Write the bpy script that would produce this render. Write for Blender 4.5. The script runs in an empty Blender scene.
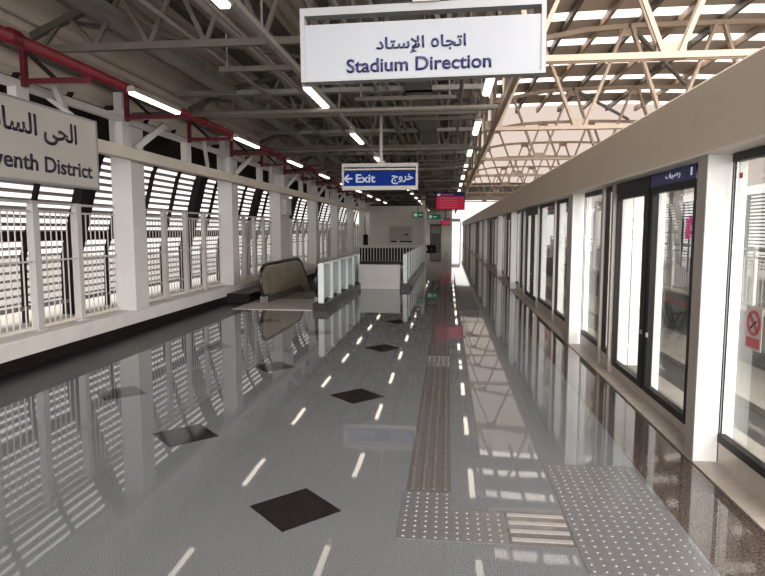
import bpy, math, random
from mathutils import Vector, Matrix
random.seed(7)
C = bpy.context.scene.collection
PI = math.pi
scene = bpy.context.scene

# ------------------------------------------------------------------ materials
def nodes(name):
    m = bpy.data.materials.new(name); m.use_nodes = True
    nt = m.node_tree; nt.nodes.clear()
    out = nt.nodes.new('ShaderNodeOutputMaterial')
    return m, nt, out

def mat(name, col, rough=.5, metal=0., vary=.08, scale=6., spec=.5, coat=0., bump=0.):
    """principled with a soft noise variation of the base colour"""
    m, nt, out = nodes(name)
    b = nt.nodes.new('ShaderNodeBsdfPrincipled')
    tc = nt.nodes.new('ShaderNodeTexCoord')
    nz = nt.nodes.new('ShaderNodeTexNoise'); nz.inputs['Scale'].default_value = scale
    nz.inputs['Detail'].default_value = 4
    rp = nt.nodes.new('ShaderNodeValToRGB')
    rp.color_ramp.elements[0].position = .3; rp.color_ramp.elements[1].position = .7
    rp.color_ramp.elements[0].color = [max(0, c*(1-vary)) for c in col]+[1]
    rp.color_ramp.elements[1].color = [min(1, c*(1+vary)) for c in col]+[1]
    nt.links.new(tc.outputs['Object'], nz.inputs['Vector'])
    nt.links.new(nz.outputs['Fac'], rp.inputs['Fac'])
    nt.links.new(rp.outputs['Color'], b.inputs['Base Color'])
    b.inputs['Roughness'].default_value = rough; b.inputs['Metallic'].default_value = metal
    b.inputs['Specular IOR Level'].default_value = spec
    b.inputs['Coat Weight'].default_value = coat
    if bump:
        bp = nt.nodes.new('ShaderNodeBump'); bp.inputs['Strength'].default_value = bump
        nt.links.new(nz.outputs['Fac'], bp.inputs['Height']); nt.links.new(bp.outputs['Normal'], b.inputs['Normal'])
    nt.links.new(b.outputs[0], out.inputs[0])
    return m

def granite(name, dark, light, rough, scale=140., joints=0., jcol=(.12, .12, .12), contrast=(.38, .62), big=.1, wav=0., spec=.5):
    m, nt, out = nodes(name)
    L = nt.links.new
    b = nt.nodes.new('ShaderNodeBsdfPrincipled')
    tc = nt.nodes.new('ShaderNodeTexCoord')
    nz = nt.nodes.new('ShaderNodeTexNoise'); nz.inputs['Scale'].default_value = scale; nz.inputs['Detail'].default_value = 3
    n2 = nt.nodes.new('ShaderNodeTexNoise'); n2.inputs['Scale'].default_value = 1.3; n2.inputs['Detail'].default_value = 5
    rp = nt.nodes.new('ShaderNodeValToRGB')
    rp.color_ramp.elements[0].position, rp.color_ramp.elements[1].position = contrast
    rp.color_ramp.elements[0].color = list(dark)+[1]; rp.color_ramp.elements[1].color = list(light)+[1]
    L(tc.outputs['Object'], nz.inputs['Vector']); L(tc.outputs['Object'], n2.inputs['Vector'])
    L(nz.outputs['Fac'], rp.inputs['Fac'])
    mr = nt.nodes.new('ShaderNodeMapRange'); mr.inputs['To Min'].default_value = 1-big; mr.inputs['To Max'].default_value = 1+big
    L(n2.outputs['Fac'], mr.inputs['Value'])
    mul = nt.nodes.new('ShaderNodeVectorMath'); mul.operation = 'SCALE'
    L(rp.outputs['Color'], mul.inputs[0]); L(mr.outputs['Result'], mul.inputs['Scale'])
    col = mul.outputs[0]
    if joints:
        br = nt.nodes.new('ShaderNodeTexBrick'); br.offset = 0
        br.inputs['Scale'].default_value = 1.; br.inputs['Brick Width'].default_value = joints; br.inputs['Row Height'].default_value = joints
        br.inputs['Mortar Size'].default_value = .0025; br.inputs['Mortar Smooth'].default_value = .2
        L(tc.outputs['Object'], br.inputs['Vector'])
        mx = nt.nodes.new('ShaderNodeMixRGB'); mx.inputs['Color2'].default_value = list(jcol)+[1]
        L(br.outputs['Fac'], mx.inputs['Fac']); L(col, mx.inputs['Color1'])
        col = mx.outputs[0]
    L(col, b.inputs['Base Color'])
    b.inputs['Roughness'].default_value = rough; b.inputs['Specular IOR Level'].default_value = spec
    if wav:
        n3 = nt.nodes.new('ShaderNodeTexNoise'); n3.inputs['Scale'].default_value = 2.2; n3.inputs['Detail'].default_value = 1
        L(tc.outputs['Object'], n3.inputs['Vector'])
        bp = nt.nodes.new('ShaderNodeBump'); bp.inputs['Strength'].default_value = wav; bp.inputs['Distance'].default_value = .02
        L(n3.outputs['Fac'], bp.inputs['Height']); L(bp.outputs['Normal'], b.inputs['Normal'])
    L(b.outputs[0], out.inputs[0])
    return m

def emit(name, col, s):
    m, nt, out = nodes(name)
    e = nt.nodes.new('ShaderNodeEmission'); e.inputs['Color'].default_value = list(col)+[1]; e.inputs['Strength'].default_value = s
    nt.links.new(e.outputs[0], out.inputs[0]); return m

def glass(name, tint, refl_scale=1., rough=0.):
    m, nt, out = nodes(name)
    t = nt.nodes.new('ShaderNodeBsdfTransparent'); t.inputs['Color'].default_value = list(tint)+[1]
    g = nt.nodes.new('ShaderNodeBsdfGlossy'); g.inputs['Roughness'].default_value = rough
    f = nt.nodes.new('ShaderNodeFresnel'); f.inputs['IOR'].default_value = 1.5
    mu = nt.nodes.new('ShaderNodeMath'); mu.operation = 'MULTIPLY'; mu.inputs[1].default_value = refl_scale; mu.use_clamp = True
    x = nt.nodes.new('ShaderNodeMixShader')
    nt.links.new(f.outputs[0], mu.inputs[0]); nt.links.new(mu.outputs[0], x.inputs[0])
    nt.links.new(t.outputs[0], x.inputs[1]); nt.links.new(g.outputs[0], x.inputs[2])
    nt.links.new(x.outputs[0], out.inputs[0]); return m

def translucent(name, col, through=.5):
    m, nt, out = nodes(name)
    t = nt.nodes.new('ShaderNodeBsdfTransparent'); t.inputs['Color'].default_value = list(col)+[1]
    g = nt.nodes.new('ShaderNodeBsdfTranslucent'); g.inputs['Color'].default_value = list(col)+[1]
    x = nt.nodes.new('ShaderNodeMixShader'); x.inputs[0].default_value = through
    nt.links.new(g.outputs[0], x.inputs[1]); nt.links.new(t.outputs[0], x.inputs[2])
    nt.links.new(x.outputs[0], out.inputs[0]); return m

M = dict(
    floor=granite('grey polished granite', (.035, .036, .038), (.215, .218, .222), .03, 180, 1.17, (.11, .11, .11), wav=.02, spec=.33),
    brown_granite=granite('brown polished granite', (.03, .022, .019), (.095, .074, .063), .05, 90, .6, (.05, .04, .04)),
    black_granite=granite('black polished granite', (.005, .004, .004), (.026, .021, .02), .08, 150, 0, spec=.25),
    dark_granite=granite('dark polished granite kerb', (.004, .003, .003), (.017, .013, .011), .28, 90, 1.2, (.02, .02, .02), spec=.18),
    tactile=mat('brown tactile paving', (.098, .089, .085), .09, 0, .2, 60),
    tactile_grey=mat('grey tactile paving', (.105, .10, .10), .28, 0, .25, 90),
    bar=mat('worn tactile bars', (.12, .105, .10), .2, 0, .15, 20),
    white_bar=mat('pale tactile bars', (.25, .225, .21), .3, 0, .1, 20),
    stud=mat('steel grey studs', (.21, .21, .21), .25, .3, .1, 20),
    white=mat('white painted steel', (.74, .71, .68), .45, 0, .04, 3),
    column=mat('off white column paint', (.55, .53, .52), .5, 0, .05, 2),
    kerb=mat('off white kerb paint', (.60, .57, .55), .5, 0, .08, 3),
    beam=mat('cream painted beam', (.62, .57, .50), .5, 0, .05, 2),
    fence=mat('light grey fence paint', (.45, .43, .42), .45, 0, .06, 3),
    louvre=mat('grey louvre slats', (.26, .23, .22), .55, 0, .08, 3),
    rib=mat('dark brown facade rib', (.016, .011, .010), .7, 0, .2, 4, .15),
    red=mat('red pipe paint', (.10, .005, .011), .4, 0, .1, 5),
    deck=mat('grey brown roof sheet', (.62, .55, .47), .6, 0, .08, 1.5),
    deck_right=mat('pale roof sheet', (.60, .51, .43), .6, 0, .05, 1.5),
    dark_steel=mat('dark grey roof steel', (.07, .06, .05), .55, 0, .15, 3),
    mid_steel=mat('grey roof steel', (.115, .10, .086), .5, 0, .12, 3),
    galv=mat('galvanised tray', (.27, .255, .235), .4, .3, .1, 8),
    truss=mat('cream truss paint', (.36, .265, .19), .5, 0, .05, 3),
    brownroof=mat('brown roof sheet', (.20, .15, .12), .6, 0, .08, 1.5),
    fascia=mat('beige fascia panel', (.60, .505, .40), .38, 0, .025, .8),
    soffit=mat('pale fascia trim', (.68, .62, .55), .4, 0, .03, 2),
    pillar=mat('white door pillar', (.86, .85, .83), .4, 0, .02, 2),
    jamb=mat('warm grey jamb', (.38, .33, .30), .4, .2, .05, 3),
    black=mat('black door frame', (.010, .009, .009), .45, 0, .2, 5, .25),
    steel=mat('brushed steel kick plate', (.50, .45, .40), .35, .35, .06, 12),
    sill=mat('beige stone sill', (.34, .29, .25), .35, 0, .12, 12),
    glass=glass('platform door glass', (.95, .965, .955), .42),
    railglass=mat('pale green frosted glass', (.30, .36, .375), .25, 0, .03, 2),
    railwhite=mat('white rail post', (.58, .61, .61), .4, 0, .03, 2),
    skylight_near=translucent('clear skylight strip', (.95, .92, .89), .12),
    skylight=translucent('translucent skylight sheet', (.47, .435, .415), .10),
    wallpaint=mat('beige wall paint', (.50, .46, .42), .6, 0, .05, 1),
    roomwall=mat('off white room wall', (.58, .54, .50), .6, 0, .05, 1),
    shutter=mat('grey roller shutter', (.35, .32, .30), .5, .1, .08, 3),
    signwhite=mat('white sign face', (.27, .28, .305), .4, 0, .02, 2),
    signcream=mat('warm white sign face', (.44, .42, .39), .4, 0, .02, 2),
    signframe=mat('pale grey sign frame', (.25, .255, .26), .4, .1, .03, 3),
    navy=mat('navy lettering', (.007, .009, .075), .5, 0, .05, 3),
    blacktext=mat('black lettering', (.02, .018, .03), .5, 0, .05, 3),
    blue=emit('backlit blue sign face', (.025, .065, .42), 1.25),
    whitetext=emit('backlit white lettering', (.85, .9, 1.), 1.70),
    bluedull=mat('dark blue header', (.012, .02, .15), .3, 0, .05, 3),
    screen=emit('red display screen', (.55, .03, .07), 1.87),
    screenblue=emit('dark blue display header', (.02, .03, .12), 1.60),
    screenline=emit('pale display lines', (.75, .25, .28), 1.04),
    screenwhite=emit('white display mark', (.8, .75, .8), 1.60),
    green=emit('green exit light', (.02, .16, .07), 1.32),
    greenwhite=emit('pale green exit mark', (.5, .8, .65), 1.28),
    lamp=emit('warm white lamp diffuser', (1., .90, .74), 15.30),
    lampbody=mat('lamp housing', (.34, .32, .29), .4, .2, .05, 4),
    olive=mat('brushed bronze balustrade', (.40, .35, .26), .32, .45, .22, 2.5),
    rubber=mat('black rubber', (.012, .011, .011), .4, 0, .1, 5),
    stepmetal=mat('escalator step metal', (.16, .15, .14), .4, .6, .1, 20),
    plate=mat('pale landing plate', (.42, .38, .355), .35, .2, .06, 15),
    concrete=mat('light concrete', (.40, .37, .33), .8, 0, .1, 2),
    darkconc=mat('dark track bed', (.075, .07, .068), .8, 0, .15, 2),
    trackwall=mat('grey track wall', (.19, .19, .18), .7, 0, .08, 2),
    redline=mat('red stripe paint', (.45, .06, .05), .5, 0, .05, 3),
    signred=mat('red sign print', (.42, .015, .03), .4, 0, .05, 3),
    signpaper=mat('pale sign sheet', (.46, .42, .39), .4, 0, .03, 3),
    pink=emit('self glowing pink poster', (.9, .1, .35), 1.80),  # printed poster given a glow of its own, no lamp behind it
    ground=mat('pale ground outside', (.16, .15, .135), .9, 0, .15, .3),
)

# ------------------------------------------------------------------ mesh builder
def wloc(o):
    v = Vector(o.location)
    while o.parent: o = o.parent; v += Vector(o.location)
    return v
class MB:
    def __init__(s): s.v, s.f, s.m, s.mats = [], [], [], []
    def _mi(s, m):
        if m not in s.mats: s.mats.append(m)
        return s.mats.index(m)
    def add(s, vs, fs, m=None):
        o = len(s.v); s.v += [tuple(v) for v in vs]; s.f += [tuple(i+o for i in f) for f in fs]
        s.m += [s._mi(m) if m else 0]*len(fs); return s
    def box(s, x0, x1, y0, y1, z0, z1, m=None):
        x0, x1 = sorted((x0, x1)); y0, y1 = sorted((y0, y1)); z0, z1 = sorted((z0, z1))
        return s.add([(x0,y0,z0),(x1,y0,z0),(x1,y1,z0),(x0,y1,z0),(x0,y0,z1),(x1,y0,z1),(x1,y1,z1),(x0,y1,z1)],
                     [(0,3,2,1),(4,5,6,7),(0,1,5,4),(1,2,6,5),(2,3,7,6),(3,0,4,7)], m)
    def bar(s, a, b, w, h, up=(0,0,1), m=None):
        """rectangular bar from a to b, w across, h along 'up'"""
        a, b = Vector(a), Vector(b); d = (b-a).normalized(); u = Vector(up)
        if abs(d.dot(u)) > .98: u = Vector((0,1,0)) if abs(d.y) < .9 else Vector((1,0,0))
        r = d.cross(u).normalized(); u = r.cross(d)
        r, u = r*w/2, u*h/2
        vs = [p+sx*r+sy*u for p in (a, b) for sx, sy in ((-1,-1),(1,-1),(1,1),(-1,1))]
        return s.add(vs, [(0,3,2,1),(4,5,6,7),(0,1,5,4),(1,2,6,5),(2,3,7,6),(3,0,4,7)], m)
    def tube(s, pts, r, n=10, m=None):
        pts = [Vector(p) for p in pts]; rings = []
        for i, p in enumerate(pts):
            d = (pts[min(i+1, len(pts)-1)]-pts[max(i-1, 0)]).normalized()
            u = Vector((0,0,1)) if abs(d.z) < .9 else Vector((0,1,0))
            a = d.cross(u).normalized(); b = a.cross(d)
            rings.append([p+r*(math.cos(2*PI*k/n)*a+math.sin(2*PI*k/n)*b) for k in range(n)])
        vs = [v for R in rings for v in R]; fs = []
        for i in range(len(pts)-1):
            for k in range(n):
                fs.append((i*n+k, i*n+(k+1) % n, (i+1)*n+(k+1) % n, (i+1)*n+k))
        fs.append(tuple(range(n))[::-1]); fs.append(tuple((len(pts)-1)*n+k for k in range(n)))
        return s.add(vs, fs, m)
    def prism(s, poly, axis, a, b, m=None):
        """extrude a 2D polygon; axis 'x': poly=(y,z); 'y': poly=(x,z); 'z': poly=(x,y)"""
        def P(p, t): return {'x': (t, p[0], p[1]), 'y': (p[0], t, p[1]), 'z': (p[0], p[1], t)}[axis]
        n = len(poly); vs = [P(p, a) for p in poly]+[P(p, b) for p in poly]
        fs = [tuple(range(n))[::-1], tuple(range(n, 2*n))]+[(i, (i+1) % n, (i+1) % n+n, i+n) for i in range(n)]
        return s.add(vs, fs, m)
    def sheet(s, prof, t, axis, a, b, m=None):
        """profile polyline thickened by t upwards and extruded"""
        n = len(prof)
        def P(p, q): return (p[0], q, p[1]) if axis == 'y' else (q, p[0], p[1])
        vs = []
        for q in (a, b):
            vs += [P(p, q) for p in prof]+[P((p[0], p[1]+t), q) for p in prof]
        fs = []
        for i in range(n-1):
            fs += [(i, i+1, 2*n+i+1, 2*n+i), (n+i, 3*n+i, 3*n+i+1, n+i+1), (i, n+i, n+i+1, i+1), (2*n+i, 2*n+i+1, 3*n+i+1, 3*n+i)]
        fs += [(0, 2*n, 3*n, n), (n-1, 2*n-1, 4*n-1, 3*n-1)]
        return s.add(vs, fs, m)
    def dome(s, x, y, z, r, h, n=8, m=None):
        vs = [(x+r*math.cos(2*PI*k/n), y+r*math.sin(2*PI*k/n), z) for k in range(n)]
        vs += [(x+.6*r*math.cos(2*PI*k/n), y+.6*r*math.sin(2*PI*k/n), z+h) for k in range(n)]
        fs = [(k, (k+1) % n, n+(k+1) % n, n+k) for k in range(n)]+[tuple(range(n, 2*n))]
        return s.add(vs, fs, m)
    def disc(s, c, r0, r1, axis_t, y0, y1, n=32, m=None):
        """flat ring or disc lying in the y-z plane between x=y0 and x=y1"""
        cy, cz = c; vs = []
        for x in (y0, y1):
            for r in (r0, r1):
                vs += [(x, cy+r*math.cos(2*PI*k/n), cz+r*math.sin(2*PI*k/n)) for k in range(n)]
        fs = []
        for k in range(n):
            j = (k+1) % n
            fs += [(k, n+k, n+j, j), (2*n+k, 2*n+j, 3*n+j, 3*n+k), (n+k, 3*n+k, 3*n+j, n+j), (k, j, 2*n+j, 2*n+k)]
        return s.add(vs, fs, m)
    def build(s, name, m, parent=None, smooth=False, origin=None):
        me = bpy.data.meshes.new(name)
        ox, oy, oz = origin or (0, 0, 0)
        me.from_pydata([(x-ox, y-oy, z-oz) for x, y, z in s.v], [], s.f)
        if s.mats and s.mats[0] is not None and len(s.mats) >= 1 and any(s.mats):
            for k in s.mats: me.materials.append(M[k])
            me.polygons.foreach_set('material_index', s.m)
        else:
            me.materials.append(M[m])
        me.update()
        import bmesh
        bm = bmesh.new(); bm.from_mesh(me); bmesh.ops.recalc_face_normals(bm, faces=bm.faces); bm.to_mesh(me); bm.free()
        if smooth:
            me.polygons.foreach_set('use_smooth', [True]*len(me.polygons))
        o = bpy.data.objects.new(name, me); C.objects.link(o)
        o.location = (ox, oy, oz)
        if parent:
            o.parent = parent
            o.location = Vector((ox, oy, oz))-wloc(parent)
        return o

def tag(o, label=None, cat=None, group=None, kind=None):
    if label: o['label'] = label
    if cat: o['category'] = cat
    if group: o['group'] = group
    if kind: o['kind'] = kind
    return o
def empty(name, loc, label, cat, group=None):
    o = bpy.data.objects.new(name, None); C.objects.link(o); o.location = loc; o.empty_display_size = .2
    return tag(o, label, cat, group, 'thing')
def struct(o, label=None, cat=None):
    return tag(o, label, cat, None, 'structure')
def copy_tree(o, dy=0, dx=0, parent=None, mirror=False):
    c = o.copy(); C.objects.link(c)
    if parent: c.parent = parent
    else: c.location = o.location+Vector((dx, dy, 0))
    for ch in list(o.children): copy_tree(ch, parent=c)
    return c
ORD = ['first','second','third','fourth','fifth','sixth','seventh','eighth','ninth','tenth','eleventh','twelfth','thirteenth','fourteenth',
       'fifteenth','sixteenth','seventeenth','eighteenth','nineteenth','twentieth','twenty-first','twenty-second','twenty-third','twenty-fourth',
       'twenty-fifth','twenty-sixth','twenty-seventh','twenty-eighth','twenty-ninth','thirtieth','thirty-first','thirty-second','thirty-third','thirty-fourth','thirty-fifth','thirty-sixth','thirty-seventh','thirty-eighth','thirty-ninth','fortieth']

def lettering(name, text, m, parent, x0, x1, z0, z1, at, face='-y', bold=.0, depth=.004):
    """flat raised lettering fitted into a rectangle on a vertical face; x0..x1 is the run of the line, z0..z1 its height"""
    cu = bpy.data.curves.new(name, 'FONT'); cu.body = text; cu.extrude = .0; cu.offset = bold; cu.resolution_u = 4
    t = bpy.data.objects.new(name, cu); C.objects.link(t)
    dg = bpy.context.evaluated_depsgraph_get()
    me = bpy.data.meshes.new_from_object(t.evaluated_get(dg)); bpy.data.objects.remove(t)
    xs = [v.co.x for v in me.vertices]; ys = [v.co.y for v in me.vertices]
    ax, bx, ay, by = min(xs), max(xs), min(ys), max(ys)
    for v in me.vertices:
        u = (v.co.x-ax)/(bx-ax); w = (v.co.y-ay)/(by-ay)
        run = x0+(x1-x0)*u; z = z0+(z1-z0)*w
        v.co = {'-y': (run, at, z), '+x': (at, run, z), '-x': (at, run, z)}[face]
    import bmesh
    bm = bmesh.new(); bm.from_mesh(me); bm.verts.ensure_lookup_table()
    ax_ = 0 if face == '-y' else 1
    # islands of faces, their runs along the line, and the widest gaps between them = the spaces between words
    seen, isl = set(), []
    for v in bm.verts:
        if v.index in seen: continue
        st, comp = [v], []
        seen.add(v.index)
        while st:
            q = st.pop(); comp.append(q)
            for e in q.link_edges:
                o_ = e.other_vert(q)
                if o_.index not in seen: seen.add(o_.index); st.append(o_)
        r = [q.co[ax_] for q in comp]; isl.append((min(r), max(r)))
    isl.sort(); gaps, hi = [], isl[0][1]
    for lo, h in isl[1:]:
        if lo > hi: gaps.append((lo-hi, (lo+hi)/2))
        hi = max(hi, h)
    cuts = sorted(g[1] for g in sorted(gaps, reverse=True)[:len(text.split())-1])
    bm.free()
    out = []
    d = {'-y': Vector((0, -depth, 0)), '+x': Vector((depth, 0, 0)), '-x': Vector((-depth, 0, 0))}[face]
    bounds = [-1e9]+cuts+[1e9]
    for lo, h in zip(bounds, bounds[1:]):
        bm = bmesh.new(); bm.from_mesh(me)
        bmesh.ops.delete(bm, geom=[v for v in bm.verts if not lo <= v.co[ax_] < h], context='VERTS')
        r = bmesh.ops.extrude_face_region(bm, geom=bm.faces[:])
        bmesh.ops.translate(bm, vec=d, verts=[g for g in r['geom'] if isinstance(g, bmesh.types.BMVert)])
        bmesh.ops.recalc_face_normals(bm, faces=bm.faces)
        m2 = bpy.data.meshes.new(name); bm.to_mesh(m2); bm.free()
        m2.materials.append(M[m])
        o = bpy.data.objects.new(name, m2); C.objects.link(o); o.parent = parent
        o.location = -wloc(parent); out.append(o)
    bpy.data.meshes.remove(me)
    return out
AR = {'stadium1': '\uFE8D\uFE97\uFEA0\uFE8E\u0665', 'stadium2': '\uFE8D\uFEF9\uFEB3\uFE98\uFE8E\uFEA9'.replace('\uFE8D\uFEF9', '\uFE8D\uFEF9'),
      'exit': '\uFEA7\uFEAE\uFEED\uFE9D', 'dist1': '\uFE8D\uFEDF\uFEA4\uFEF0', 'dist2': '\uFE8D\uFEDF\uFEB4\uFE8E\uFE91\uFECA',
      'platform': '\uFEAD\uFEBB\uFEF4\uFED2'}
def ar(*ws): return ' '.join(AR[w][::-1] for w in ws[::-1])

Y_END = 74.
FX0, FX1 = -4.85, 1.69
# ------------------------------------------------------------------ floor and setting
f = MB(); Z0 = -.3
ESC = (-4.3, -2.72, 13.5, 22.); STA = (-2.3, -1.3, 16.25, 27.)
f.box(FX0-.6, FX1, -4, ESC[2], Z0, 0)
f.box(FX0-.6, ESC[0], ESC[2], ESC[3], Z0, 0)
f.box(ESC[1], STA[0], ESC[2], ESC[3], Z0, 0)
f.box(STA[0], FX1, ESC[2], STA[2], Z0, 0)
f.box(STA[1], FX1, STA[2], STA[3], Z0, 0)
f.box(FX0-.6, STA[0], ESC[3], STA[3], Z0, 0)
f.box(FX0-.6, FX1, STA[3], Y_END+2, Z0, 0)
floor = struct(f.build('floor', 'floor'), 'polished grey granite platform floor with glossy reflections', 'floor')
E1 = .0015
o = MB().box(1.28, 1.69, -4, Y_END, -.01, E1).build('edge_border', 'brown_granite', floor); o['label'] = 'brown granite border along the glass doors'
o = MB().box(FX0, -4.0, -4, 12.62, -.01, E1).build('edge_border', 'dark_granite', floor); o['label'] = 'dark granite border along the fence kerb'
# black diamond inlays
for X, ys, nm in ((-.86, 3.22, 'row beside the tactile strip'), (-2.03, 4.34, 'middle row'), (-3.2, 5.43, 'row beside the fence')):
    for k in range(9):
        y = ys+2.36*k
        if y > 11 and X < -1: continue
        if y > 15.8: continue
        r = .272
        mb = MB().prism([(X-r, y), (X, y-r), (X+r, y), (X, y+r)], 'z', -.01, E1)
        o = mb.build('diamond_inlay', 'black_granite', floor, origin=(X, y, 0)); o['label'] = 'black diamond inlay, %s in the %s' % (ORD[k], nm)
# tactile paving
o = MB().box(-.24, .035, 3.52, 45, -.01, .002).build('guiding_strip', 'tactile', floor); o['label'] = 'brown tactile guiding strip along the platform'
for x in (-.205, -.135, -.07, 0.0):
    b = MB()
    y = 3.56
    while y < 44.9:
        if not (6.9 < y < 7.5): b.box(x-.009, x+.009, y, min(y+.29, 45), .0015, .006)
        y += .3
    b.build('guiding_bar', 'bar', floor)
def dots(x0, x1, y0, y1, lab, stepx=.057, stepy=.057):
    o = MB().box(x0, x1, y0, y1, -.01, .003).build('warning_tile', 'tactile_grey', floor); o['label'] = lab
    b = MB(); x = x0+stepx/2; i = 0
    while x < x1:
        y = y0+stepy/2
        while y < y1: b.dome(x, y, .0028, .011, .004); y += stepy
        x += stepx
    b.build('studs', 'stud', o)
dots(-.25, .035, 2.95, 3.52, 'grey studded tactile tile at the end of the guiding strip')
dots(.035, .33, 2.95, 3.30, 'grey studded tactile tile beside the short barred tile')
dots(.67, 1.25, 2.72, 4.05, 'grey studded tactile patch in front of the nearest doors')
dots(-.238, .033, 6.92, 7.5, 'small studded tactile tile within the guiding strip')
o = MB().box(.33, .665, 2.95, 3.31, -.01, .002).build('barred_tile', 'tactile', floor); o['label'] = 'short tactile tile with four pale cross bars'
for k in range(4):
    MB().box(.345, .655, 2.985+.09*k, 3.015+.09*k, .0015, .007).build('cross_bar', 'white_bar', o)

# left kerb
struct(MB().box(-4.85, -5.45, -4, 60, 0, .145).build('baseboard_left', 'dark_granite'), 'dark granite skirting under the white kerb on the fence side', 'baseboard')
k_ = MB().prism([(-5.45, .145), (-4.85, .145), (-4.85, .33), (-4.865, .345), (-5.45, .345)], 'y', -4, 60)
struct(k_.build('wall_left', 'kerb'), 'low white kerb carrying the columns and the fence', 'wall')
tag(MB().box(-4.845, -4.34, 12.63, 23, 0, .2).build('granite_kerb', 'dark_granite'), 'black granite kerb block beside the escalator', 'kerb', None, 'thing')
# outside ledge & ground
struct(MB().box(-7.4, -5.45, -4, 60, .0, .22).build('trim_1', 'concrete'), 'pale ledge between the fence and the louvres', 'ledge')
struct(MB().box(-150, 150, -60, 200, -7.4, -7.).build('ground', 'ground'), 'pale ground far below the station', 'ground')

# ------------------------------------------------------------------ columns
PITCH = 4.3; Y0 = 8.7
def column(Y, w=.47, dx=.42):
    b = MB(); b.box(-4.85-dx, -4.852, Y, Y+w, .344, 3.42); b.box(-5.15, -5.02, Y+.1, Y+.23, 3.42, 3.93)
    b.box(-4.85-dx-.01, -4.846, Y-.01, Y+w+.01, .34, .36)
    return b
for k in range(0, 8):
    Y = Y0+PITCH*k
    wide = 1.0 if k == 2 else .47
    o = column(Y+.1 if k != 2 else 17.0, wide if k == 2 else .40, .33).build('column', 'column', origin=(-5.06, Y, .34))
    n = k+2
    lab = {2: 'nearest off-white square column at the fence, just past the platform name sign',
           3: 'off-white square column at the fence left of the escalator',
           4: 'wide off-white column at the fence behind the escalator'}.get(n, 'off-white column on the fence side, %s past the escalator' % ORD[max(0, n-5)])
    tag(o, lab, 'column', 'columns along the fence', 'thing')
# grey junction box on the wide column
jb = tag(MB().box(-4.85, -4.72, 17.15, 17.75, 2.05, 2.5).build('junction_box', 'fence'), 'grey junction box mounted on the wide column above the escalator', 'box', None, 'thing')
MB().box(-4.72, -4.71, 17.2, 17.7, 2.1, 2.45).build('lid', 'column', jb)

# ------------------------------------------------------------------ fence between the columns
def fence_bay(ya, yb, full=True):
    e = empty('bar_fence', (-5.1, ya, .34), '', 'fence')
    MB().box(-5.12, -5.08, ya, yb, 1.925, 1.955).build('top_rail', 'fence', e)
    MB().box(-5.115, -5.085, ya, yb, 1.815, 1.84).build('rail', 'fence', e)
    MB().box(-5.115, -5.085, ya, yb, 1.20, 1.222).build('mid_rail', 'fence', e)
    MB().box(-5.125, -5.075, ya, yb, .37, .41).build('bottom_rail', 'beam', e)
    n = 4; ps = [ya+.25+(yb-ya-.3)*i/n for i in range(n)]
    for p in ps:
        b = MB().box(-5.14, -5.06, p-.05, p+.05, .345, 1.96); b.box(-5.17, -5.03, p-.075, p+.075, .344, .365)
        b.build('post', 'fence', e)
    proto = None; y = ya+.06; sp = .108 if full else .14
    while y < yb-.03:
        if all(abs(y-p) > .065 for p in ps):
            if proto is None:
                proto = MB().tube([(-5.1, y, .39), (-5.1, y, 1.83)], .0095, 6).build('baluster', 'fence', e, origin=(-5.1, y, .39))
            else:
                c = proto.copy(); C.objects.link(c); c.parent = e; c.location = Vector((0, y-ya, .05))
        y += sp
    return e
for k in range(0, 7):
    ya = Y0+PITCH*(k-1)+.48; yb = Y0+PITCH*k-.01
    if k == 2: yb = 16.98
    if k == 3: ya = 18.02
    e = fence_bay(ya, yb, k < 3)
    lab = {-1: 'grey bar fence panel nearest the camera, mostly left of the frame', 0: 'grey bar fence panel below the platform name sign',
           1: 'grey bar fence panel between the first two columns past the name sign', 2: 'grey bar fence panel just left of the escalator',
           3: 'grey bar fence panel behind the escalator'}.get(k, 'grey bar fence panel, %s bay past the escalator' % ORD[k-4])
    tag(e, lab, 'fence', 'fence panels between the columns')

# ------------------------------------------------------------------ louvred facade
def prof_x(z):
    pts = [(.2, 6.35), (1.2, 6.33), (2.7, 5.92), (3.3, 5.62), (3.9, 5.2)]
    for (a, xa), (b, xb) in zip(pts, pts[1:]):
        if z <= b: return -(xa+(xb-xa)*(z-a)/(b-a))
    return -5.2
def louvre_bay(yc):
    ya, yb = yc, yc+PITCH
    e = empty('louvre_screen', (-6.3, ya, .22), '', 'louvre screen')
    b = MB(); z = .50
    while z < 3.05:
        x = prof_x(z)
        b.add([(x-.04, ya, z-.024), (x+.04, ya, z+.016), (x+.04, ya, z+.025), (x-.04, ya, z-.015),
               (x-.04, yb, z-.024), (x+.04, yb, z+.016), (x+.04, yb, z+.025), (x-.04, yb, z-.015)],
              [(0,3,2,1),(4,5,6,7),(0,1,5,4),(1,2,6,5),(2,3,7,6),(3,0,4,7)])
        z += .118
    b.build('slat_panel', 'louvre', e)
    def rib(y, w, d, name, zs=(.22, 1.2, 2.0, 2.7, 3.3, 3.55)):
        q = MB()
        poly = [(prof_x(z)+.06, z) for z in zs]+[(prof_x(z)+.06+d, z) for z in reversed(zs)]
        n = len(zs)
        for i in range(n-1):
            a, c = poly[i], poly[i+1]
            q.prism([a, c, (c[0]+d, c[1]), (a[0]+d, a[1])], 'y', y-w/2, y+w/2)
        return q.build(name, 'rib', e)
    rib(yc+.2, .36, .16, 'stanchion')
    MB().sheet([(prof_x(3.06), 3.06), (prof_x(3.3), 3.3), (prof_x(3.5), 3.5)], .03, 'y', ya, yb).build('top_board', 'rib', e)
    for j in (1, 2, 3): rib(yc+.2+1.07*j, .055, .07, 'mullion')
    MB().box(-6.27, -6.2, ya, yb, 1.44, 1.6).build('mid_rail', 'rib', e)
    MB().box(-6.26, -6.16, ya, yb, .42, .47).build('bottom_rail', 'louvre', e)
    return e
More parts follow.
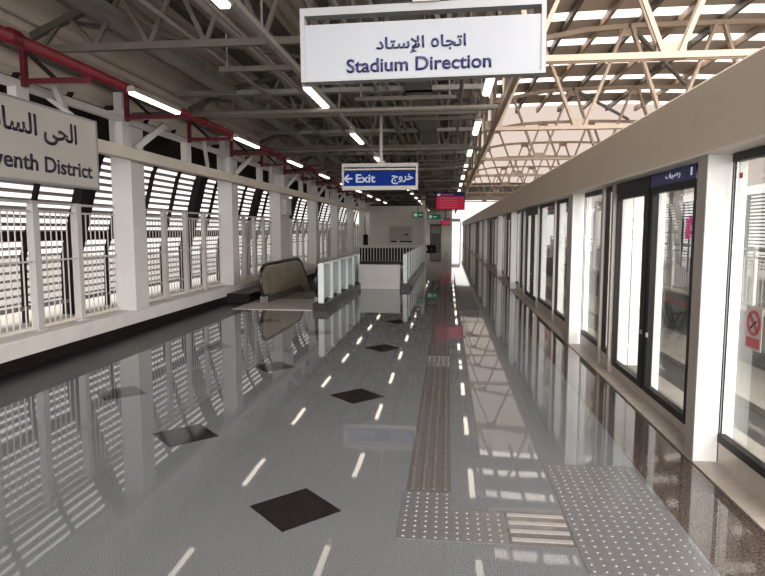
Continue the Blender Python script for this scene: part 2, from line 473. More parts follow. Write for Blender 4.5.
for k in range(-1, 7):
    e = louvre_bay(9.05+PITCH*k)
    lab = ('grey louvre screen behind the fence, %s bay from the camera' % ORD[k+1])
    tag(e, lab, 'louvre screen', 'louvre screens on the fence side')
struct(MB().box(-5.5, -5.25, Y0+PITCH*6+5, 62, .3, 4.2).build('wall_west', 'wallpaint'), 'plain beige side wall in the far part of the station', 'wall')

# ------------------------------------------------------------------ wall truss, beam, red pipe
beam = tag(MB().box(-4.85, -4.72, 2, 46, 2.66, 2.83).build('lintel_beam', 'beam'), 'long cream beam crossing the fence columns above the louvres', 'beam', None, 'thing')
ch = tag(MB().box(-4.85, -4.77, 2, 46, 3.18, 3.27).build('wall_rail', 'column'), 'white upper rail behind the red pipe on the fence side', 'rail', None, 'thing')
for k in range(0, 14):
    y = 6.35+2.15*k
    # white bracing between beam and rail
    e = empty('wall_brace', (-4.88, y, 2.83), 'white steel brace over the cream beam, %s from the camera' % ORD[k], 'brace', 'braces over the cream beam')
    MB().box(-4.85, -4.74, y-.10, y+.10, 2.83, 3.18).build('upright', 'column', e)
    MB().bar((-4.78, y+(.35 if k % 2 else .95), 2.86), (-4.6, y+(.95 if k % 2 else .35), 3.3), .06, .09).build('diagonal', 'column', e)
    # red brackets
    e = empty('pipe_bracket', (-4.86, y, 3.27), 'red triangular bracket holding the red pipe, %s from the camera' % ORD[k], 'bracket', 'red pipe brackets')
    MB().bar((-4.76, y+.04, 3.255), (-3.93, y+.04, 3.255), .05, .06).build('arm', 'red', e)
    MB().box(-4.765, -4.71, y+.01, y+.07, 3.2, 3.62).build('upright', 'red', e)
    MB().bar((-4.72, y+.04, 3.6), (-4.35, y+.04, 3.26), .04, .04).build('strut', 'rib', e)
pipe = empty('fire_pipe', (-3.95, 0, 3.34), 'long red fire pipe running under the roof edge on the fence side', 'pipe')
MB().tube([(-3.95, -3, 3.34), (-3.95, 58, 3.34)], .058, 12).build('pipe_run', 'red', pipe, True)
for k in range(-1, 14):
    y = 6.35+2.15*k+1.0
    MB().tube([(-3.95, y-.06, 3.34), (-3.95, y+.06, 3.34)], .078, 12).build('coupling', 'red', pipe)

# ------------------------------------------------------------------ roof
LP = [(-5.62, 3.35), (-5.2, 3.9), (-4.6, 4.28), (-3.8, 4.52), (-3.0, 4.68), (-2.0, 4.84), (-1.0, 4.95), (0., 5.03), (.8, 5.07)]
RP = [(.8, 5.07), (1.6, 5.12), (2.6, 5.14), (3.6, 5.15), (4.8, 5.15), (6., 5.1), (7.2, 4.9), (8.4, 4.5), (9.4, 3.9), (10.2, 3.1)]
def prof(P, x):
    for (a, za), (b, zb) in zip(P, P[1:]):
        if a <= x <= b: return za+(zb-za)*(x-a)/(b-a)
    return P[-1][1] if x > P[-1][0] else P[0][1]
pl = []
x = -5.62
while x < .8:
    for dx, dz in ((0, 0), (.09, 0), (.11, .08), (.19, .08), (.21, 0)):
        xx = min(x+dx, .8); pl.append((xx, prof(LP, xx)+dz))
    x += .23
pl2 = []
for p in pl:
    if not pl2 or p[0] > pl2[-1][0]+1e-5: pl2.append(p)
struct(MB().sheet(pl2, .05, 'y', -4, Y_END).build('ceiling', 'deck'), 'dark ribbed roof sheeting over the platform', 'ceiling')
rd = MB(); si = 0
y = 7.9; SP = 1.42
def rprof(n=18): return [(.8+9.4*i/n, prof(RP, .8+9.4*i/n)) for i in range(n+1)]
while y < 16.5:
    w = .40
    rd.sheet(rprof(), .05, 'y', y, y+SP-w)
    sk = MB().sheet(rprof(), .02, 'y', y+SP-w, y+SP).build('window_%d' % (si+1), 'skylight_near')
    struct(sk, 'translucent skylight strip across the right roof, %s from the camera' % ORD[si], 'skylight'); si += 1
    y += SP
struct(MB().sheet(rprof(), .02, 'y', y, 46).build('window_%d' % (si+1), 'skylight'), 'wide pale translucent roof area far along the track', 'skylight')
o = MB().sheet(rprof(), .05, 'y', 46.02, 73).build('roof_end', 'brownroof'); struct(o, 'brown opaque end of the roof over the track', 'roof')
struct(rd.build('roof', 'deck_right'), 'pale roof sheeting between the skylights over the track', 'roof')

# purlins along the platform
xs_left = [-5.05, -4.3, -3.45, -2.6, -1.75, -.9, -.1]
for i, x in enumerate(xs_left):
    z = prof(LP, x)-(.1 if x < -5 else .0)
    b = MB().box(x-.035, x+.035, -4, Y_END, z-.17, z-.01); b.box(x-.075, x+.075, -4, Y_END, z-.185, z-.168)
    tag(b.build('purlin', 'dark_steel', origin=(x, 0, z)), 'dark steel purlin under the ribbed roof, %s from the fence side' % ORD[i], 'purlin', 'purlins under the dark roof', 'thing')
xs_right = [1.35, 1.95, 2.55, 3.15, 3.8, 4.5, 5.3, 6.2, 7.2, 8.2]
for i, x in enumerate(xs_right):
    z = prof(RP, x)
    b = MB().box(x-.03, x+.03, 6, 18.2, z-.13, z-.01)
    tag(b.build('purlin', 'mid_steel' if i % 2 else 'truss', origin=(x, 0, z)), 'slim purlin under the skylights, %s from the platform side' % ORD[i], 'purlin', 'purlins under the skylights', 'thing')

# main trusses over the doors
def truss(Y):
    e = empty('roof_truss', (.74, Y, 3.3), '', 'truss')
    zb = 3.27
    zt = lambda x: prof(LP if x < .8 else RP, x)-.30-.10*max(0, 2.6-x)**1.5
    for s_ in (-.045, .045):
        MB().bar((.6, Y+s_, zb), (7.1, Y+s_, zb), .03, .06).build('bottom_chord', 'truss', e)
    tp = [(x, zt(x)) for x in (.6, 1.4, 2.2, 2.85, 3.6, 4.6, 5.8, 7.1)]
    b = MB()
    for a, c in zip(tp, tp[1:]): b.bar((a[0], Y, a[1]), (c[0], Y, c[1]), .09, .075)
    b.build('top_chord', 'truss', e)
    nb = [.74, 2.12, 3.52, 4.92, 6.32]; nt_ = [1.43, 2.83, 4.22, 5.62, 7.0]
    for i, t in enumerate(nt_):
        for s_ in (-.04, .04):
            MB().bar((nb[i]+.07, Y+s_, zb), (t-.05, Y+s_, zt(t)), .025, .045).build('diagonal', 'truss', e)
            if i+1 < len(nb): MB().bar((nb[i+1]-.07, Y+s_, zb), (t+.05, Y+s_, zt(t)), .025, .045).build('diagonal', 'truss', e)
        MB().box(t-.14, t+.14, Y-.012, Y+.012, zt(t)-.15, zt(t)+.03).build('gusset', 'truss', e)
    for q in nb: MB().box(q-.14, q+.14, Y-.012, Y+.012, zb-.03, zb+.14).build('gusset', 'truss', e)
    return e
t0 = truss(6.2)
for k in range(8):
    t = t0 if k == 0 else copy_tree(t0, PITCH*k-.25)
    tag(t, 'cream steel truss above the glass doors, %s from the camera' % ORD[k], 'truss', 'trusses above the doors')
# slanting braces over the track between trusses
for k in range(3):
    y = 8.05+PITCH*k
    b = MB().bar((2.83, y-2.15, prof(RP, 2.83)-.3), (5.3, y+2.15, prof(RP, 5.3)-.25), .06, .06)
    tag(b.build('roof_brace', 'mid_steel', origin=(2.83, y, 5)), 'slanting roof brace over the track, %s from the camera' % ORD[k], 'brace', 'slanting roof braces', 'thing')

# long lattice girder at the edge of the dark roof
g = empty('lattice_girder', (.72, 0, 3.3), 'long lattice girder between the dark roof and the skylit roof', 'girder')
MB().box(.69, .75, 3, 66, 3.24, 3.32).build('bottom_chord', 'truss', g)
MB().box(.66, .78, 3, 66, 4.66, 4.76).build('top_chord', 'mid_steel', g)
for k in range(28):
    y = 3.75+2.15*k
    if y > 64: break
    MB().bar((.72, y, 3.3), (.72, y+1.07, 4.7), .05, .06).build('diagonal', 'truss', g)
    MB().bar((.72, y+2.15, 3.3), (.72, y+1.07, 4.7), .05, .06).build('diagonal', 'mid_steel', g)

# dark trusses and ties over the left part
def ltruss(Y):
    e = empty('cross_truss', (-4.8, Y, 3.8), '', 'truss')
    zb = lambda x: 3.72
    zt = lambda x: prof(LP, x)-.22
    MB().bar((-4.9, Y, 3.72), (.66, Y, 3.72), .07, .08).build('bottom_chord', 'mid_steel', e)
    b = MB(); xs = [-4.9, -4, -3, -2, -1, 0, .66]
    for a, c in zip(xs, xs[1:]): b.bar((a, Y, zt(a)), (c, Y, zt(c)), .08, .08)
    b.build('top_chord', 'dark_steel', e)
    n = 8; w = 5.4/n
    for i in range(n):
        a = -4.8+w*i
        MB().bar((a, Y, 3.72), (a+w/2, Y, zt(a+w/2)), .04, .05).build('diagonal', 'mid_steel', e)
        MB().bar((a+w, Y, 3.72), (a+w/2, Y, zt(a+w/2)), .04, .05).build('diagonal', 'mid_steel', e)
    return e
t0 = ltruss(6.78)
for k in range(14):
    t = t0 if k == 0 else copy_tree(t0, PITCH*k)
    tag(t, 'dark grey truss under the ribbed roof, %s from the camera' % ORD[k], 'truss', 'dark trusses under the ribbed roof')
for k in range(0, 12):
    y = 8.9+PITCH*k
    b = MB().tube([(-4.85, y, 3.36), (.7, y, 3.36)], .04, 10)
    tag(b.build('tie_tube', 'mid_steel', smooth=True, origin=(-2, y, 3.36)), 'grey cross tube spanning the platform, %s from the camera' % ORD[k], 'tube', 'cross tubes at the columns', 'thing')
    b = MB().box(-4.85, .7, y+1.55, y+1.72, 3.98, 4.06)
    tag(b.build('cross_tray', 'galv', origin=(-2, y+1.6, 4)), 'galvanised tray crossing under the dark roof, %s from the camera' % ORD[k], 'cable tray', 'cross cable trays', 'thing')
    # plan bracing
    for s_ in (0, 1):
        x0, x1 = (-4.5, -2.1) if s_ == 0 else (.35, -1.6)
        dz = .23+.1*s_; b = MB().bar((x0, y-1.9, prof(LP, x0)-dz), (x1, y+1.9, prof(LP, x1)-dz), .05, .05)
        tag(b.build('roof_brace', 'mid_steel', origin=(x0, y, 4.3)), 'slanting brace under the dark roof on the %s, %s from the camera' % (('fence side', 'door side')[s_], ORD[k]), 'brace', 'slanting braces under the dark roof', 'thing')
# conduits and trays along the platform
runs = [(-3.2, 3.98, .03, 'thin grey conduit along the roof above the red pipe'), (-2.75, 4.1, .045, 'grey conduit along the roof between fence and middle lamps'),
        (-2.45, 3.9, .025, 'slim conduit left of the middle lamp row'), (-1.25, 4.02, .04, 'grey conduit right of the middle lamp row'),
        (-1.05, 4.02, .03, 'slim conduit beside the wide cable tray'), (.2, 3.95, .035, 'grey conduit left of the right lamp row')]
for x, z, r, lab in runs:
    tag(MB().tube([(x, -3, z), (x, 60, z)], r, 8).build('conduit', 'mid_steel', smooth=True, origin=(x, 0, z)), lab, 'conduit', None, 'thing')
for x0, x1, z, lab in ((-.75, -.3, 3.98, 'wide galvanised cable tray over the middle of the platform'), (-4.05, -3.75, 4.0, 'cable tray above the red pipe')):
    e = empty('cable_tray', (x0, 0, z), lab, 'cable tray')
    MB().box(x0, x1, -3, 60, z, z+.012).build('tray', 'galv', e)
    for q in (x0, x1): MB().box(q-.01, q+.01, -3, 60, z, z+.09).build('tray_side', 'galv', e)
    for j in range(4): MB().tube([(x0+.05+.09*j*(x1-x0)/.45, -3, z+.03), (x0+.05+.09*j*(x1-x0)/.45, 60, z+.03)], .02, 6).build('cable', 'rubber', e)
    for k in range(13):
        y = 5.5+PITCH*k
        MB().tube([(x0, y, z), (x0, y, prof(LP, x0)-.02)], .01, 6).build('hanger', 'galv', e)
        MB().tube([(x1, y, z), (x1, y, prof(LP, x1)-.02)], .01, 6).build('hanger', 'galv', e)
# random ceiling hardware: short crossing struts with drop rods
for k in range(26):
    y = 7.5+2.15*k
    x0 = (-2.9, -1.5, -.9)[k % 3]; x1 = x0+(1.3, 1.6, 1.5)[k % 3]; z = 3.62+.06*(k % 4)
    e = empty('support_strut', (x0, y, z), 'grey strut on two drop rods under the dark roof, %s from the camera' % ORD[k], 'strut', 'hung struts under the dark roof')
    MB().box(x0, x1, y-.03, y+.03, z-.03, z+.03).build('channel', 'mid_steel', e)
    for q in (x0+.1, x1-.1): MB().tube([(q, y, z), (q, y, prof(LP, q)-.02)], .012, 6).build('rod', 'galv', e)

# ------------------------------------------------------------------ lamps
def lamp(x, y, z, ln, w=.11):
    e = empty('ceiling_lamp', (x, y, z), '', 'lamp')
    b = MB().prism([(x-w/2, z), (x-w/2, z+.03), (x-w/3, z+.07), (x+w/3, z+.07), (x+w/2, z+.03), (x+w/2, z)], 'y', y-.02, y+ln+.02)
    b.build('housing', 'lampbody', e)
    d = MB().prism([(x-w/2+.008, z+.004), (x-w/3, z-.03), (x+w/3, z-.03), (x+w/2-.008, z+.004)], 'y', y, y+ln)
    d.build('diffuser', 'lamp', e)
    return e
def row(x, z, ys, ln, w, where, group):
    e0 = None
    for i, y in enumerate(ys):
        if e0 is None: e0 = e = lamp(x, y, z, ln, w)
        else: e = copy_tree(e0, y-ys[0])
        tag(e, 'white tube lamp %s, %s from the camera' % (where, ORD[i]), 'lamp', group)
row(-3.84, 3.27, [7.05+3.6*k for k in range(0, 14)], 1.25, .10, 'beside the red pipe', 'lamps beside the red pipe')
row(-1.87, 3.47, [3.75]+[7.9+3.8*k for k in range(0, 14)], 1.25, .12, 'in the middle row', 'middle row of lamps')
row(.53, 3.56, [7.6+3.6*k for k in range(0, 14)], 1.35, .13, 'in the row nearest the glass doors', 'lamps nearest the doors')
for x, z, lab in ((-1.87, 3.55, 'grey lamp trunking carrying the middle row of lamps'), (.53, 3.64, 'grey lamp trunking carrying the lamps nearest the doors')):
    e = empty('lamp_trunking', (x, 0, z), lab, 'trunking')
    MB().box(x-.035, x+.035, -2, 58, z-.01, z+.05).build('channel', 'lampbody', e)
    for k in range(14):
        y = 6.0+PITCH*k
        MB().tube([(x, y, z+.05), (x, y, prof(LP, x)-.02)], .012, 6).build('drop_rod', 'galv', e)

# ------------------------------------------------------------------ platform screen doors
GX = 1.86; ZT = 2.095
def box_frame(e, name, y0, y1, z0, z1, w, m, x0=GX-.02, x1=GX+.03, fs=.7):
    b = MB(); b.box(x0, x1, y0, y1, z0, z0+w); b.box(x0, x1, y0, y1, z1-w, z1)
    b.box(x0, x1, y0, y0+w*.7, z0+w, z1-w); b.box(GX-.004 if fs < .5 else x0, GX+.004 if fs < .5 else x1, y1-w*fs, y1, z0+w, z1-w)
    return b.build(name, m, e)
def pane(e, y0, y1, z0, z1, name='glass_pane'):
    return MB().box(GX, GX+.012, y0, y1, z0, z1).build(name, 'glass', e)
def fixed(y0, y1, lab, cat='glass panel', group='fixed glass panels', fin=.1, post=True):
    e = empty('glass_screen', (GX, y0, 0), lab, cat, group)
    MB().box(GX-.01, GX+.03, y0, y1, .012, .165).build('kick_plate', 'steel', e)
    box_frame(e, 'frame', y0, y1, .165, ZT, .055, 'black', fs=.7 if post else .2)
    pane(e, y0+.035, y1-(.035 if post else .012), .22, ZT-.055)
    if fin: MB().box(GX+.03, GX+.03+fin, y1-.04, y1-.005, .02, ZT-.02).build('side_fin', 'pillar', e)
    if post: MB().box(GX-.055, GX-.021, y1-.03, y1+.03, .012, ZT).build('post', 'jamb', e)
    return e
def pillar(y, lab, d=.13):
    b = MB().box(1.70, 1.97, y, y+.012, .012, ZT); 
    e = empty('door_pillar', (1.78, y, 0), lab, 'pillar', 'white door pillars')
    MB().box(1.70, GX-.006, y, y+d, .012, ZT).build('casing', 'pillar', e)
    MB().box(1.696, 1.70, y+.004, y+d+.02, .012, ZT).build('side_cover', 'jamb', e)
    MB().box(GX-.0055, GX+.005, y+.002, y+d, .012, ZT).build('gasket', 'black', e)
    MB().box(GX+.006, GX+.09, y, y+d, .012, ZT).build('casing', 'pillar', e)
    return e
def door(y0, y1, lab, header=False):
    e = empty('platform_door', (GX, y0, 0), lab, 'door', 'sliding platform doors')
    MB().box(GX-.01, GX+.03, y0, y1, .012, .10).build('threshold', 'steel', e)
    ym = (y0+y1)/2-.02
    h = MB().box(GX-.03, GX+.05, y0, y1, 1.985, ZT).build('header', 'bluedull' if header else 'black', e)
    if header:
        MB().box(GX-.035, GX-.031, y0+1.0, y1-.001, 1.985, ZT).build('header_cover', 'black', e)
        lettering('lettering', ar('platform'), 'whitetext', e, y0+.62, y0+.30, 2.015, 2.075, GX-.031, '-x', 0, .002)
        lettering('lettering', '1', 'whitetext', e, y0+.09, y0+.065, 2.015, 2.075, GX-.031, '-x', .01, .002)
    for a, b, wl, wr in ((y0, ym-.02, .03, .07), (ym+.02, y1, .13, .03)):
        lf = MB(); z0, z1 = .10, 1.985; x0, x1 = GX-.025, GX+.03
        lf.box(x0, x1, a, b, z0, z0+.06); lf.box(x0, x1, a, b, z1-.06, z1)
        lf.box(x0, x1, a, a+wl, z0+.06, z1-.06); lf.box(x0, x1, b-wr, b, z0+.06, z1-.06)
        L = lf.build('door_leaf', 'black', e)
        MB().box(GX, GX+.012, a+wl, b-wr, z0+.06, z1-.06).build('glass_pane', 'glass', L)
        if a > y0:
            MB().box(GX+.03, GX+.14, b-.03, b, .1, 1.98).build('side_fin', 'pillar', L)
            MB().box(GX+.142, GX+.147, b-.03, b, .1, 1.98).build('gasket', 'black', L)
            MB().box(GX+.148, GX+.25, b-.03, b, .1, 1.98).build('side_fin', 'pillar', L)
        else:
            MB().box(GX+.03, GX+.10, b-wr*.7, b-wr*.2, .1, 1.98).build('side_fin', 'pillar', L)
        MB().box(x0-.02, x0, b-.1 if a == y0 else a+.03, (b-.1 if a == y0 else a+.03)+.02, .62, .66).build('handle', 'signframe', L)
    MB().box(GX-.06, GX+.03, y1, y1+.07, .012, ZT).build('post', 'jamb', e)
    return e
n_p = n_d = n_f = 0
def pl_(n): return 'white pillar between the glass doors, %s from the camera' % ORD[n]
def fl_(n): return 'glass panel in the door line, %s past the nearest white pillar' % ORD[n]
def dl_(n): return 'sliding glass platform door, %s from the camera' % ORD[n]
MOD = 12.25
nsp = fixed(3.25, 4.165, 'glass panel with the no smoking sign, right of the nearest white pillar', post=False, fin=0)
for m in range(6):
    B = 4.19+MOD*m
    if B > 68: break
    pillar(B, pl_(n_p)); n_p += 1
    MB_ = fixed(B+.14, B+.52, fl_(n_f), fin=0, post=False); n_f += 1
    door(B+.53, B+2.62, dl_(n_d), m == 0); n_d += 1
    fixed(B+2.70, B+3.12, fl_(n_f), fin=.09); n_f += 1
    fixed(B+3.18, B+4.21, fl_(n_f), fin=0, post=False); n_f += 1
    pillar(B+4.28, pl_(n_p), .26); n_p += 1
    if B+8 > 70: break
    fixed(B+4.55, B+6.32, fl_(n_f)); n_f += 1
    fixed(B+6.38, B+8.22, fl_(n_f)); n_f += 1
    door(B+8.28, B+10.30, dl_(n_d)); n_d += 1
    fixed(B+10.4, B+11.24, fl_(n_f)); n_f += 1
    fixed(B+11.3, B+12.23, fl_(n_f), fin=0, post=False); n_f += 1
PE = 74.
sill = struct(MB().box(1.69, 1.93, -2, PE, -.4, .012).build('trim_2', 'sill'), 'beige stone sill under the glass doors', 'sill')
# fascia above the doors: one panel per structural bay
joints = [.15]+[4.42+i for m in range(6) for i in (MOD*m, MOD*m+4.23, MOD*m+8.25)]
joints = [j for j in joints if j < 70]+[PE]
for i, (a, b) in enumerate(zip(joints, joints[1:])):
    q = MB().prism([(1.69, 2.10), (1.69, 2.58), (1.71, 2.60), (2.05, 2.60), (2.05, 2.10)], 'y', a+.004, b-.004)
    e = tag(q.build('door_fascia', 'fascia', origin=(1.69, a, 2.1)), 'beige fascia panel above the glass doors, %s from the camera' % ORD[i], 'fascia panel', 'fascia panels above the doors', 'thing')
    MB().box(1.683, 1.90, a+.002, b-.002, 2.096, 2.112).build('bottom_trim', 'soffit', e)

# no smoking sticker and red dot on the near panel
s = empty('no_smoking_sign', (GX-.004, 3.81, 1.0), 'no smoking notice with red ring stuck on the nearest glass panel', 'sign')
MB().box(GX-.004, GX-.0005, 3.715, 3.905, .87, 1.135).build('sheet', 'signpaper', s)
q = MB().disc((3.81, 1.035), .058, .078, 'x', GX-.0075, GX-.0045, 32)
q.add([(GX-.0075, 3.81+.05*c1+.008*d1, 1.035+.05*c2+.008*d2) for c1, c2, d1, d2 in ((1, 1, 1, -1), (1, 1, -1, 1), (-1, -1, -1, 1), (-1, -1, 1, -1))]+
      [(GX-.0045, 3.81+.05*c1+.008*d1, 1.035+.05*c2+.008*d2) for c1, c2, d1, d2 in ((1, 1, 1, -1), (1, 1, -1, 1), (-1, -1, -1, 1), (-1, -1, 1, -1))],
      [(0, 1, 2, 3), (7, 6, 5, 4), (0, 4, 5, 1), (1, 5, 6, 2), (2, 6, 7, 3), (3, 7, 4, 0)])
q.build('red_ring', 'signred', s)
MB().bar((GX-.0062, 3.845, 1.0), (GX-.0062, 3.775, 1.05), .003, .014, (0, 1, 1)).build('cigarette', 'black', s)
tx = MB().box(GX-.0075, GX-.0045, 3.735, 3.885, .885, .945).build('caption_band', 'signred', s)
st = tag(MB().box(GX-.003, GX-.0005, 4.06, 4.10, 1.93, 1.965).build('sticker', 'signred'), 'small red sticker high on the glass right of the nearest white pillar', 'sticker', None, 'thing')

# ------------------------------------------------------------------ track side and far platform
struct(MB().box(1.93, 2.2, -4, Y_END, -1.4, -.05).build('wall_track', 'trackwall'), 'grey platform edge wall under the glass doors', 'wall')
struct(MB().box(2.2, 5.9, -10, 90, -1.4, -1.1).build('slab', 'darkconc'), 'dark track bed between the platforms', 'track bed')
tag(MB().box(2.9, 3.8, -10, 90, -1.1, -1.0).build('guide_beam', 'concrete'), 'pale concrete guide beam nearest the glass doors', 'beam', 'guide beams', 'thing')
tag(MB().box(4.6, 5.85, -10, 90, -1.1, -1.0).build('guide_beam', 'concrete'), 'pale concrete beam beside the opposite platform', 'beam', 'guide beams', 'thing')
struct(MB().box(5.9, 11., -10, 90, -1.4, 0).build('wall_right', 'trackwall'), 'opposite platform block beyond the track', 'platform')
tag(MB().box(5.885, 5.9, -10, 90, -.30, -.22).build('edge_stripe', 'redline'), 'red stripe along the edge of the opposite platform', 'stripe', None, 'thing')
tag(MB().box(5.8, 6.2, -10, 90, .001, .03).build('coping', 'concrete'), 'pale coping of the opposite platform', 'coping', None, 'thing')
# opposite railing
for k in range(7):
    ya = 6.+4.3*k; yb = ya+4.2
    e = empty('track_railing', (6., ya, 0), 'grey bar railing on the opposite platform, %s bay from the camera' % ORD[k], 'railing', 'railings on the opposite platform')
    MB().box(5.98, 6.02, ya, yb, 1.2, 1.24).build('top_rail', 'fence', e)
    MB().box(5.985, 6.015, ya, yb, 1.05, 1.08).build('rail', 'fence', e)
    MB().box(5.985, 6.015, ya, yb, .1, .13).build('bottom_rail', 'fence', e)
    for j in (0, 1, 2): MB().box(5.97, 6.03, ya+.1+1.95*j, ya+.18+1.95*j, .0, 1.26).build('post', 'white', e)
    p0 = None
    for j in range(26):
        y = ya+.28+.15*j
        if p0 is None: p0 = MB().tube([(6., y, .12), (6., y, 1.06)], .011, 6).build('baluster', 'fence', e, origin=(6., y, .12))
        else:
            c = p0.copy(); C.objects.link(c); c.parent = e; c.location = (0, y-ya, .12)
for k in range(10):
    y = 8.7+4.3*k
    tag(MB().box(9.2, 9.6, y, y+.45, 0, 3.4).build('column', 'fence', origin=(9.2, y, 0)), 'column on the opposite platform, %s from the camera' % ORD[k], 'column', 'columns on the opposite platform', 'thing')
    e = empty('louvre_screen', (10.3, y, 0), 'louvre screen on the opposite platform, %s bay from the camera' % ORD[k], 'louvre screen', 'louvre screens on the opposite platform')
    b = MB(); z = .3
    while z < 2.8:
        b.add([(10.35, y, z-.026), (10.25, y, z+.018), (10.25, y, z+.027), (10.35, y, z-.017), (10.35, y+4.3, z-.026), (10.25, y+4.3, z+.018), (10.25, y+4.3, z+.027), (10.35, y+4.3, z-.017)],
              [(0,3,2,1),(4,5,6,7),(0,1,5,4),(1,2,6,5),(2,3,7,6),(3,0,4,7)]); z += .118
    b.build('slat_panel', 'louvre', e)
    for j in range(3): MB().box(10.18, 10.24, y+.1+1.4*j, y+(.5 if j == 0 else .18)+1.4*j, .003, 2.8).build('mullion', 'rib', e)
p = empty('poster', (9.1, 21.6, 1.2), 'pink poster with white bars on the opposite platform', 'poster')
MB().box(9.1, 9.14, 21.4, 24.2, 1.25, 2.1).build('sheet', 'pink', p)
for q in (21.6, 24.0): MB().box(9.15, 9.2, q-.03, q+.03, 0, 2.1).build('post', 'rib', p)
for j in range(3): MB().box(9.09, 9.1, 21.6, 23.3, 1.3+.16*j, 1.38+.16*j).build('white_bar', 'screenwhite', p)  # bars share the self-glow put into the poster sheet
cb = MB()
for j in range(3):
    cb.tube([(5.84, 15.2+.25*j, -.35-.1*j)]+[(5.84-.02*j, 15.2+.3*j+1.1*t/12, -.35-.55*math.sin(PI*t/12)) for t in range(1, 12)]+[(5.84, 16.4+.3*j, -.33)], .035, 6)
tag(cb.build('cable_bundle', 'rubber', smooth=True, origin=(5.84, 15.5, -.4)), 'dark looped cables hanging on the opposite track wall', 'cables', None, 'thing')

# ------------------------------------------------------------------ hanging signs
def hanging(e, x0, x1, y, z0, z1, zt, m_face, m_frame, th=.05, bar=.045, stem_x=None, stem_top=4., low=0.02):
    MB().box(x0+bar*.6, x1-bar*.6, y-th/2, y+th/2, z0+low, z1).build('panel', m_face, e)
    b = MB().box(x0, x1, y-th*.6, y+th*.6, zt-bar, zt)
    b.box(x0, x0+bar*.6, y-th*.6, y+th*.6, z0, zt-bar); b.box(x1-bar*.6, x1, y-th*.6, y+th*.6, z0, zt-bar)
    b.box(x0+bar*.6, x1-bar*.6, y-th*.6, y+th*.6, z0, z0+low)
    b.build('frame', m_frame, e)
    for sx in stem_x:
        q = MB().box(sx-.03, sx+.03, y-.03, y+.03, zt, stem_top); q.box(sx-.07, sx+.07, y-.05, y+.05, zt, zt+.04)
        q.build('hanger', 'lampbody', e)
s = empty('direction_sign', (-.15, 3.25, 2.4), 'large white hanging sign lettered Stadium Direction in English and Arabic', 'sign')
s.rotation_euler.y = -.012; s.location.z -= .013
hanging(s, -.79, .49, 3.25, 2.395, 2.69, 2.775, 'signwhite', 'signframe', .06, .04, (-.12,), 4.9, .012)
lettering('lettering', 'Stadium Direction', 'navy', s, -.543, .215, 2.434, 2.505, 3.219, '-y', .018)
lettering('lettering', ar('stadium1', 'stadium2'), 'navy', s, -.385, .085, 2.524, 2.61, 3.219, '-y', .016)
s = empty('exit_sign', (-1.34, 11.9, 2.4), 'blue lit hanging sign reading Exit with a left arrow', 'sign')
hanging(s, -2.11, -.60, 11.9, 2.39, 2.755, 2.91, 'blue', 'signcream', .12, .07, (-1.33,), 3.95, .08)
MB().box(-2.06, -.65, 11.88, 11.92, 2.785, 2.815).build('cross_rail', 'beam', s)
lettering('lettering', 'Exit', 'whitetext', s, -1.83, -1.44, 2.535, 2.70, 11.839, '-y', .02)
lettering('lettering', ar('exit'), 'whitetext', s, -1.12, -.69, 2.50, 2.70, 11.839, '-y', .02)
a = MB(); yy = 11.836
for (p, q) in (((-2.06, 2.615), (-1.90, 2.615)), ((-2.055, 2.615), (-1.975, 2.69)), ((-2.055, 2.615), (-1.975, 2.54))):
    a.bar((p[0], yy, p[1]), (q[0], yy, q[1]), .004, .032, (0, 0, 1))
a.build('arrow', 'whitetext', s)
# platform name sign on the fence side
XS = -4.5
s = empty('station_sign', (XS, 7.3, 2.14), 'long white sign lettered Seventh District in English and Arabic', 'sign')
MB().box(XS-.05, XS, 4.2, 7.33, 2.14, 2.96).build('panel', 'signcream', s)
b = MB().box(XS-.06, XS+.005, 4.17, 7.36, 2.115, 2.14); b.box(XS-.06, XS+.005, 4.17, 7.36, 2.96, 2.985); b.box(XS-.06, XS+.005, 7.33, 7.36, 2.14, 2.96); b.box(XS-.06, XS+.005, 4.17, 4.2, 2.14, 2.96)
b.build('frame', 'signframe', s)
lettering('lettering', 'Seventh District', 'blacktext', s, 5.28, 7.22, 2.245, 2.425, XS, '+x', .02)
lettering('lettering', ar('dist1', 'dist2'), 'blacktext', s, 5.42, 6.93, 2.51, 2.86, XS, '+x', .02)
for y in (4.6, 6.9):
    MB().bar((XS-.03, y, 2.98), (-4.86, y, 3.22), .05, .05).build('bracket', 'column', s)
# passenger displays
def display(x0, x1, y, z0, z1, lab, rows=5):
    s = empty('train_display', (x0, y, z0), lab, 'display', 'red train displays')
    MB().box(x0-.03, x1+.03, y, y+.15, z0-.03, z1+.03).build('housing', 'rib', s)
    sc = MB().box(x0, x1, y-.006, y-.001, z0, z1-.14).build('screen', 'screen', s)
    MB().box(x0, x1, y-.006, y-.001, z1-.14, z1).build('header', 'screenblue', s)
    MB().box(x0+.03, x0+.16, y-.012, y-.007, z1-.11, z1-.03).build('mark', 'screenwhite', s)
    MB().box(x0+.2, x0+.72, y-.012, y-.007, z1-.085, z1-.055).build('header_line', 'screenline', s)
    for k in range(rows):
        z = z1-.22-.095*k
        if z > z0+.02: MB().box(x0+.16, x0+.85, y-.012, y-.007, z-.012, z+.012).build('text_line', 'screenline', s)
    MB().box((x0+x1)/2-.04, (x0+x1)/2+.04, y+.04, y+.1, z1+.03, 4.7).build('hanger', 'dark_steel', s)
display(-.49, .65, 25., 2.46, 3.12, 'red train display hanging beyond the blue exit sign, nearer one')
display(-.56, .15, 48., 2.0, 2.5, 'smaller red train display hanging far down the platform', 3)
